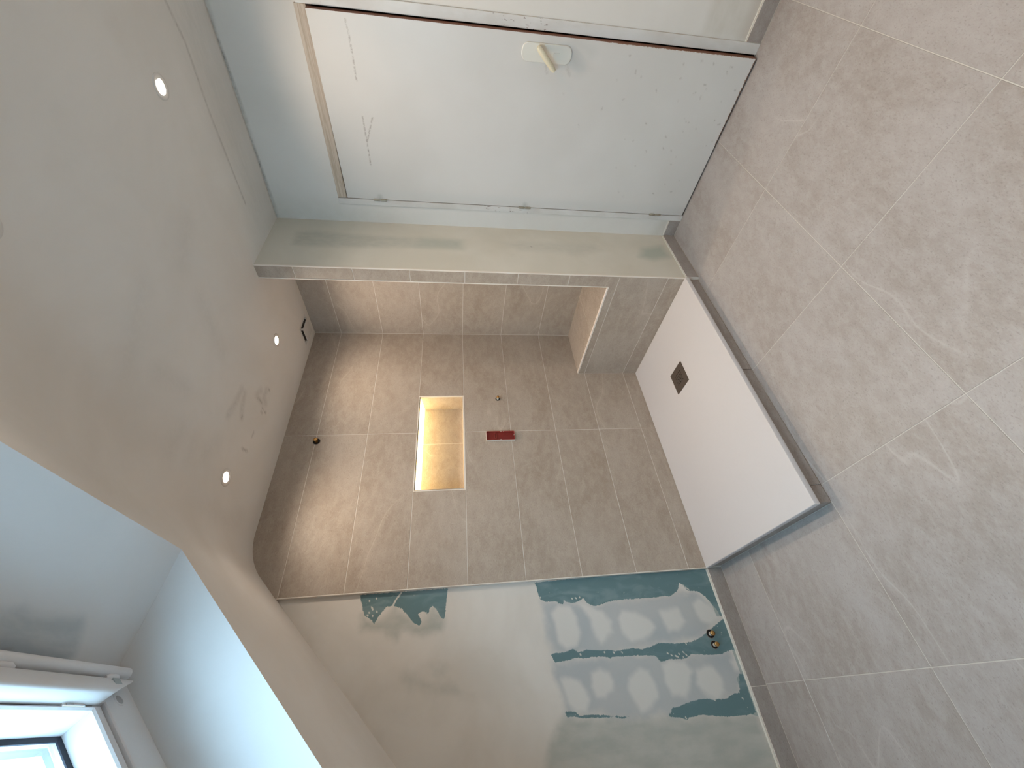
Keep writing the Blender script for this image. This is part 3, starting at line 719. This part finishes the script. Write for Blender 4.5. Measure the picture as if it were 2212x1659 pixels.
mb = MB(); wbox(mb, 0.3035, 0.3120, YF0-0.16, YF1+0.16, 0.2135, 0.2185); mb.build('vent_slot', 'gasket', win)
for yy in (-1.150, -1.85):
    mb = MB(); wbox(mb, 0.302, 0.316, yy-0.03, yy+0.03, 0.2100, 0.2140); lk = mb.build('catch', 'winwhite', win)
    mb = MB(); wbox(mb, 0.310, 0.315, yy-0.02, yy+0.0, 0.2092, 0.2102); mb.build('catch_slot', 'winedge', lk)
fc = Vector(RP(0.292, -0.990, 0.2150)); 
MB().lathe([(0.0165, 0.0), (0.0160, 0.0012), (0.0115, 0.0012), (0.0112, -0.0006)], fc, -EN, 24).build('bolt_socket', 'winwhite', win, smooth=True)
MB().disc(0.0112, fc - EN*0.0004, -EN, 24).build('bolt_hole', 'winedge', win)

# ---- skirtings
def skirt(name, pl, spans, z1, label, seal=True, BK=0.012):
    root = None
    a0, a1 = spans[0][0], spans[-1][1]
    mb = MB(); mb.prism(rect(a0, -0.005, a1, z1-0.001), lambda p: pl.p(p[0], p[1], -BK), lambda p: pl.p(p[0], p[1], -0.0012))
    root = mb.build(name, 'grout')
    struct(root, label, 'skirting')
    for a, b in spans: tile(root, pl, rect(a, 0.001, b, z1), 'tile_skirt', gap=0.0025)
    if seal:
        mb = MB(); mb.prism(rect(a0, z1, a1, z1+0.0035), lambda p: pl.p(p[0], p[1], -BK), lambda p: pl.p(p[0], p[1], -0.005))
        mb.build('sealant', 'sealant', root)
    return root
skirt('baseboard_back', Plane((0, 0.001, 0), (1, 0, 0), (0, 0, 1)), [(XK, -1.996), (-1.996, -1.397), (-1.397, -0.868)], 0.083, 'dark stone skirting below the patched plasterboard wall', BK=0.0205)
skirt('baseboard_partition', Plane((0, -0.8835, 0), (1, 0, 0), (0, 0, 1)), [(XL+0.004, 0.980)], 0.080, 'short stone skirting under the narrow partition wall')
PD = Plane((0.979, 0, 0), (0, -1, 0), (0, 0, 1))
skirt('baseboard_right', PD, [(0.884, 0.985)], 0.076, 'tiny stone skirting piece between the partition and door hinges')
skirt('baseboard_front', PD, [(1.888, 2.655), (2.655, 3.255), (3.255, 3.5)], 0.076, 'stone skirting on the lock side of the door')
skirt('baseboard_left', Plane((XK+0.011, 0, 0), (0, 1, 0), (0, 0, 1)), [(YF, -2.655), (-2.655, -2.054), (-2.054, -1.465), (-1.465, -0.866), (-0.866, -0.268), (-0.268, 0.001)], 0.083, 'stone skirting along the low knee wall under the roof slope')
# plinth under the tray
sp = MB().box((-0.852, -0.857, -0.01), (XL+0.02, 0.01, 0.066)).build('baseboard_tray', 'grout')
struct(sp, 'stone plinth tiles running under the overhanging shower tray', 'skirting')
PP = Plane((0, -0.867, 0), (1, 0, 0), (0, 0, 1))
for a, b in [(-0.8625, -0.788), (-0.788, -0.179), (-0.179, XL+0.003)]: tile(sp, PP, rect(a, 0.001, b, 0.0675), 'tile_skirt', gap=0.0025)
PS = Plane((-0.8625, 0, 0), (0, -1, 0), (0, 0, 1))
for a, b in [(0.0, 0.268), (0.268, 0.866)]: tile(sp, PS, rect(a, 0.001, b, 0.0675), 'tile_skirt', gap=0.0025)

# ---- the door
door = empty('door_1'); struct(door, 'old white flush door standing slightly ajar, brown bare edge showing', 'door')
HY, LW, PROUD = -1.0235, 0.8145, 0.034
XH = 0.981; AL = math.asin(PROUD/LW)
def D(t, z, d=0.0): return (XH - t*math.sin(AL) - d*math.cos(AL), HY - t*math.cos(AL) + d*math.sin(AL), z)
LZ0, LZ1 = 0.010, 2.050
ts = np.linspace(0, LW, 205); zs = np.linspace(LZ0, LZ1, 511)
leaf, P = grid_mesh('leaf', ts, zs, lambda P: np.array([D(a, b) for a, b in P]), 'door', door)
Yd = np.stack([HY - P[:, 0], P[:, 1]], 1)
scr = [[(-1.816, 1.897), (-1.764, 1.892), (-1.693, 1.891), (-1.6, 1.892)], [(-1.45, 1.892), (-1.331, 1.891), (-1.215, 1.891)], [(-1.451, 1.844), (-1.331, 1.891)]]
tk = []
for k in range(70):
    y = rng.uniform(-1.82, -1.06); z = abs(rng.normal(0, 0.38)) + 0.03
    if z > 1.5 or (rng.random() < 0.45 and y > -1.5): continue
    a = rng.uniform(0, math.pi); L = rng.uniform(0.0, 0.013)
    tk.append([(y, z), (y+L*math.cos(a), z+L*math.sin(a))])
mk = np.maximum.reduce([strokes(Yd, scr, 0.0042, 0.95), strokes(Yd, tk, 0.0055, 0.5),
                        strokes(Yd, [[(-1.75, 1.03), (-1.70, 1.01)], [(-1.73, 0.92), (-1.70, 0.9)]], 0.012, 0.25)])
chip = np.maximum.reduce([strokes(Yd, [[(-1.838, 0.0), (-1.838, 0.75)]], 0.010, 0.72), strokes(Yd, [[(-1.838, 0.75), (-1.838, 2.05)]], 0.006, 0.55),
                          strokes(Yd, [[(-1.84, 0.008), (-1.45, 0.008)]], 0.016, 0.85), strokes(Yd, [[(-1.45, 0.008), (-1.02, 0.008)]], 0.007, 0.55)])
grime = np.maximum.reduce([strokes(Yd, [[(-1.028, z), (-1.040, z)]], 0.022, 0.8) for z in (1.869, 1.027)] + [strokes(Yd, [[(-1.83, 0.9), (-1.80, 0.82)]], 0.05, 0.3), strokes(Yd, [[(-1.77, 0.90), (-1.72, 0.86)]], 0.045, 0.25)])
set_marks(leaf.data, mk, chip, grime)
mb = MB(); mb.prism(rect(0, LZ0, LW, LZ1), lambda p: D(p[0], p[1], -0.0006), lambda p: D(p[0], p[1], -0.040)); mb.build('leaf_core', 'brown', leaf)
def rrect(a0, b0, a1, b1, r, n=6):
    out = []
    for cx, cy, s in ((a1-r, b1-r, 0), (a0+r, b1-r, 1), (a0+r, b0+r, 2), (a1-r, b0+r, 3)):
        for k in range(n+1):
            a = math.pi/2*(s + k/n); out.append((cx+r*math.cos(a), cy+r*math.sin(a)))
    return out
mb = MB(); pp = rrect(0.714, 0.908, 0.786, 1.140, 0.030); qq = rrect(0.7165, 0.9105, 0.7835, 1.1375, 0.028)
n = len(pp)
mb.add([D(*p, 0.0) for p in pp] + [D(*p, 0.0065) for p in pp] + [D(*p, 0.0085) for p in qq],
       [(k*n+i, k*n+(i+1) % n, (k+1)*n+(i+1) % n, (k+1)*n+i) for k in (0, 1) for i in range(n)] + [tuple(range(2*n, 3*n))])
mb.build('handle_plate', 'cream', leaf)
mb = MB()
mb.tube([D(0.768, 1.062, 0.004), D(0.768, 1.062, 0.030), D(0.767, 1.061, 0.041)], [0.011, 0.010, 0.010], 14)
def lev(t0, z0, t1, z1, n=9):
    pts = []; rad = []
    for k in range(n):
        f = k/(n-1); pts.append(D(t0+(t1-t0)*f, z0+(z1-z0)*f, 0.043+0.004*math.sin(f*3.1))); rad.append(0.0118*(0.75 if k in (0, n-1) else 1.0)*(1.0+0.12*math.sin(f*3.1)))
    return pts, rad
pts, rad = lev(0.781, 1.074, 0.698, 0.985)
mb.tube(pts, rad, 16)
mb.build('lever', 'lever', leaf, smooth=True)
mb = MB(); pp = rrect(0.738, 0.962, 0.757, 0.995, 0.006)
mb.prism(pp, lambda p: D(p[0], p[1], 0.008), lambda p: D(p[0], p[1], 0.0135)); mb.build('key_cover', 'cream', leaf)
for z in (1.869, 1.027, 0.193):
    mb = MB()
    for a, b in ((z-0.037, z-0.002), (z+0.002, z+0.037)):
        mb.tube([(XH-0.006, HY+0.001, a), (XH-0.006, HY+0.001, a+0.004), (XH-0.006, HY+0.001, b-0.004), (XH-0.006, HY+0.001, b)], [0.0045, 0.0062, 0.0062, 0.0045], 12)
    mb.tube([(XH-0.006, HY+0.001, z-0.003), (XH-0.006, HY+0.001, z+0.003)], 0.004, 10)
    mb.build('hinge', 'hinge', door, smooth=True)
MB().box((XD-0.009, -0.986, 0.0), (XD+0.10, HY+0.0040, 2.103), 0.0015).build('jamb', 'jamb', door)
MB().box((XD-0.009, -1.8445, 0.0), (XD+0.10, -1.887, 2.095), 0.0015).build('jamb', 'jamb', door)
MB().box((XD-0.010, HY, 2.0545), (XD+0.10, -1.8445, 2.102), 0.0015).build('lintel', 'lintel', door)
MB().quad((XD+0.075, -0.95, -0.03), (XD+0.075, -1.93, -0.03), (XD+0.075, -1.93, 2.15), (XD+0.075, -0.95, 2.15)).build('black_backing', 'black', door, recalc=False)  # black sheet added behind the door, keeps sky light out of the gap
MB().box((XD+0.004, HY-0.003, -0.02), (XD+0.075, -1.8445, 0.004)).build('underdoor_shade', 'black', door)  # black strip painted for the shade under the leaf

# ================================================================== THINGS
# ---- shower tray
TX0, TX1, TY0, TY1 = -0.8715, XL-0.0012, -0.8825, -0.0012
tray = empty('shower_tray', ((TX0+TX1)/2, (TY0+TY1)/2, 0.0675)); tag(tray, 'flat white resin shower tray overhanging its stone plinth', 'shower tray')
def local(o, parent):
    o.location = o.location - parent.location; return o
ux = [TX0, TX0, TX0+0.0015] + list(np.linspace(TX0+0.004, TX1-0.004, 70)) + [TX1-0.0015, TX1, TX1]
vy = [TY0, TY0, TY0+0.0015] + list(np.linspace(TY0+0.004, TY1-0.004, 46)) + [TY1-0.0015, TY1, TY1]
DCX, DCY = 0.112, -0.4485
def tray_fn(P):
    i = P[:, 0].astype(int); k = P[:, 1].astype(int); x = np.array(ux)[i]; y = np.array(vy)[k]
    e = np.minimum.reduce([x-TX0, TX1-x, y-TY0, TY1-y])
    r = np.hypot(x-DCX, y-DCY); f = np.clip(e/0.10, 0, 1); f = f*f*(3-2*f); g = np.clip(1-r/0.9, 0, 1)
    z = ZT - 0.007*f*(0.35+0.65*g)
    z = np.where(e < 0.001, ZT-0.0015, z)
    z = np.where((i == 0) | (k == 0) | (i == len(ux)-1) | (k == len(vy)-1), 0.0690, z)
    return np.stack([x, y, z], 1)
sl, P = grid_mesh('slab', np.arange(len(ux)), np.arange(len(vy)), tray_fn, 'tray', tray); local(sl, tray)
local(MB().quad((TX0, TY0, 0.069), (TX0, TY1, 0.069), (TX1, TY1, 0.069), (TX1, TY0, 0.069)).build('underside', 'tray', tray, recalc=False), tray)
# drain cover with its twenty-five holes
DS, PIT, HR = 0.0725, 0.0153, 0.0042; zt_ = ZT-0.0028
mb = MB(); h2 = PIT/2; sp2 = 2.5*PIT
for i in range(5):
    for k in range(5):
        cx, cy = DCX+(i-2)*PIT, DCY+(k-2)*PIT; N = 16; vs_ = []; 
        for q in range(N):
            a = 2*math.pi*q/N + math.pi/4; m = max(abs(math.cos(a)), abs(math.sin(a)))
            vs_.append((cx+h2*math.cos(a)/m, cy+h2*math.sin(a)/m, zt_))
        for q in range(N):
            a = 2*math.pi*q/N + math.pi/4; vs_.append((cx+HR*math.cos(a), cy+HR*math.sin(a), zt_))
        for q in range(N):
            a = 2*math.pi*q/N + math.pi/4; vs_.append((cx+HR*math.cos(a), cy+HR*math.sin(a), zt_-0.003))
        mb.add(vs_, [(q, (q+1) % N, N+(q+1) % N, N+q) for q in range(N)] + [(N+q, N+(q+1) % N, 2*N+(q+1) % N, 2*N+q) for q in range(N)])
for a, b in (((-DS, -DS), (DS, -sp2)), ((-DS, sp2), (DS, DS)), ((-DS, -sp2), (-sp2, sp2)), ((sp2, -sp2), (DS, sp2))):
    mb.quad((DCX+a[0], DCY+a[1], zt_), (DCX+b[0], DCY+a[1], zt_), (DCX+b[0], DCY+b[1], zt_), (DCX+a[0], DCY+b[1], zt_))
cr = [(-DS, -DS), (DS, -DS), (DS, DS), (-DS, DS)]
for (a, b), (c, d) in zip(cr, cr[1:]+cr[:1]):
    mb.quad((DCX+a, DCY+b, zt_), (DCX+c, DCY+d, zt_), (DCX+c, DCY+d, zt_-0.006), (DCX+a, DCY+b, zt_-0.006))
dc = mb.build('drain_cover', 'drain', tray, recalc=False); local(dc, tray)
dv = MB().quad(*[(DCX+s*0.045, DCY+u*0.045, zt_-0.0022) for s, u in ((-1, -1), (1, -1), (1, 1), (-1, 1))]).build('drain_shade', 'black', dc, recalc=False)  # black sheet painted for the shade below the cover's holes

# ---- downlights
SPOTS = [(0.419, -0.436, 'small ceiling downlight above the shower, nearest the square vent'),
         (-0.443, -0.430, 'small ceiling downlight above the shower, beside the curve of the ceiling'),
         (0.420, -1.678, 'small ceiling downlight nearest the door'),
         (-0.455, -1.672, 'small ceiling downlight cut by the edge of the picture, near the roof window'),
         (0.420, -2.910, 'added unseen downlight behind the photographer, on the door side'),  # this lamp and the next are added, to warm and brighten the room
         (-0.440, -2.905, 'added unseen downlight behind the photographer, on the roof window side')]
for x, y, lab in SPOTS:
    z = zflat(y)
    e = tag(empty('downlight', (x, y, z)), lab, 'downlight', 'recessed ceiling downlights')
    MB().lathe([(0.041, 0.0), (0.0405, -0.0022), (0.038, -0.0035), (0.034, -0.0035), (0.0245, -0.0008), (0.0240, 0.0)], (0, 0, 0), (0, 0, 1), 40).build('ring', 'ventwhite', e, smooth=True)
    MB().disc(0.0243, (0, 0, -0.0006), (0, 0, 1), 36).build('lens', 'lens', e)
    L = bpy.data.lights.new('downlight_beam', 'SPOT'); L.energy = SPOT_W; L.color = SPOT_COL; L.spot_size = math.radians(158); L.spot_blend = 1.0; L.shadow_soft_size = 0.028
    lo = bpy.data.objects.new('downlight_beam', L); link(lo, e); lo.location = (0, 0, -0.006)

# ---- LED strip in the niche
ls = MB().prism([(0.014, NZ1-0.0095), (ND-0.002, NZ1-0.0095), (ND-0.002, NZ1-0.030), (ND-0.030, NZ1-0.028), (0.016, NZ1-0.0125)],
                lambda p: (NX0+0.011, p[0], p[1]), lambda p: (NX1-0.0115, p[0], p[1])).build('led_strip', 'led')
tag(ls, 'warm glowing light strip under the top of the wall niche', 'light strip')

# ---- ceiling vent
vx, vy_, vz = 0.800, -0.155, zflat(0)
ve = tag(empty('ceiling_vent', (vx, vy_, vz)), 'square white ceiling vent plate in the shower corner', 'vent')
mb = MB(); a = 0.075
i_ = a-0.010
mb.box((-a, -a, -0.0025), (-i_, a, 0)).box((i_, -a, -0.0025), (a, a, 0)).box((-i_, -a, -0.0025), (i_, -i_, 0)).box((-i_, i_, -0.0025), (i_, a, 0))
mb.build('vent_frame', 'ventwhite', ve)
MB().quad((-a+0.01, -a+0.01, -0.0008), (a-0.01, -a+0.01, -0.0008), (a-0.01, a-0.01, -0.0008), (-a+0.01, a-0.01, -0.0008)).build('vent_opening', 'ventdark', ve, recalc=False)
MB().box((-0.058, -0.058, -0.018), (0.058, 0.058, -0.012), 0.0015).build('vent_plate', 'ventwhite', ve)
for sx in (-1, 1):
    for sy in (-1, 1): MB().box((sx*0.056-0.005, sy*0.056-0.005, -0.013), (sx*0.056+0.005, sy*0.056+0.005, -0.0008)).build('vent_spacer', 'ventwhite', ve)

# ---- pipe ends
def stub(name, loc, label, r=0.0125, hole=0.0205, out=0.030, cat='pipe', grp=None, tilt=(0, 0), white=True):
    e = tag(empty(name, loc), label, cat, grp)
    MB().lathe([(hole+0.0015, 0.0), (hole, -0.0012), (hole*0.97, -0.0006)], (0, 0, 0), (0, 1, 0), 28).build('hole_edge', 'hole_edge', e, smooth=True)
    MB().disc(hole*0.98, (0, -0.0007, 0), (0, 1, 0), 28).build('hole', 'black', e)  # flat black disc painted as the shade inside the wall opening
    ex = Vector((tilt[0], -1, tilt[1])).normalized()
    mb = MB(); mb.tube([(0, 0, 0), ex*out*0.62], r*0.86, 18, cap=True); mb.build('pipe_end', 'pipe' if white else 'brass', e, smooth=True)
    mb = MB(); p0 = ex*out*0.55; p1 = ex*out
    mb.tube([p0, p0+ex*0.002, p1-ex*0.002, p1], [r*0.95, r*1.05, r*1.05, r*0.86], 18, cap=False)
    br = mb.build('brass_fitting', 'brass', e, smooth=True)
    MB().disc(r*0.87, p1 - ex*0.003, ex, 18).build('fitting_plug', 'brass', e)
    return e
stub('pipe_stub', (-0.006, -0.0003, 2.284), 'brass pipe end high on the tiled wall, near the ceiling', 0.0105, 0.0205, 0.030, white=False)
stub('pipe_stub', (0.300, -0.0003, 1.160), 'brass pipe end on the tiled wall beside the red cover', 0.0085, 0.0150, 0.030)
stub('pipe_stub', (-1.172, YPL-0.0003, 0.184), 'brass capped pipe end low on the patched wall, nearer the shower tray', 0.0105, 0.0190, 0.030, tilt=(0, 0))
stub('pipe_stub', (-1.219, YPL-0.0003, 0.182), 'brass capped pipe end low on the patched wall, farther from the shower tray', 0.0100, 0.0175, 0.032)

# ---- red cover of the built-in mixer
rc = tag(empty('mixer_cover', (-0.001, 0, 1.1625)), 'red plastic cover box of a built-in mixer below the lit niche', 'mixer cover')
hx, hz_ = 0.0335, 0.093
def box_ring(hx, hz, t, y0, y1, r=0.006):
    mb = MB(); o_ = rrect(-hx, -hz, hx, hz, r, 4); i_ = rrect(-hx+t, -hz+t, hx-t, hz-t, max(0.001, r-t), 4); n = len(o_)
    vs_ = [(a, y0, b) for a, b in o_] + [(a, y1, b) for a, b in o_] + [(a, y1, b) for a, b in i_] + [(a, y0, b) for a, b in i_]
    fs_ = [(k*n+q, k*n+(q+1) % n, (k+1)*n+(q+1) % n, (k+1)*n+q) for k in range(3) for q in range(n)]
    return mb.add(vs_, fs_)
box_ring(hx, hz_, 0.0022, 0.0, -0.012).build('mortar_rim', 'sealant', rc)
box_ring(hx-0.0018, hz_-0.0018, 0.0020, -0.002, -0.0150).build('rim', 'redlight', rc)
mb = MB(); mb.prism(rrect(-hx+0.003, -hz_+0.003, hx-0.003, hz_-0.003, 0.004, 4), lambda p: (p[0], -0.0005, p[1]), lambda p: (p[0], -0.0070, p[1])); bd = mb.build('cover_body', 'red', rc)
box_ring(0.0215, 0.0068, 0.0018, -0.0068, -0.0105, 0.004).build('slot', 'redlight', bd).location = (0.0, 0, 0.033)
for a, b, s in ((0.030, -0.004, 0.0022), (-0.030, 0.0, 0.0022), (0.004, -0.088, 0.002), (0.030, -0.020, 0.0012)):
    MB().box((a-s, -0.0165, b-s), (a+s, -0.0075, b+s), 0.001).build('plaster_crumb', 'sealant', rc)
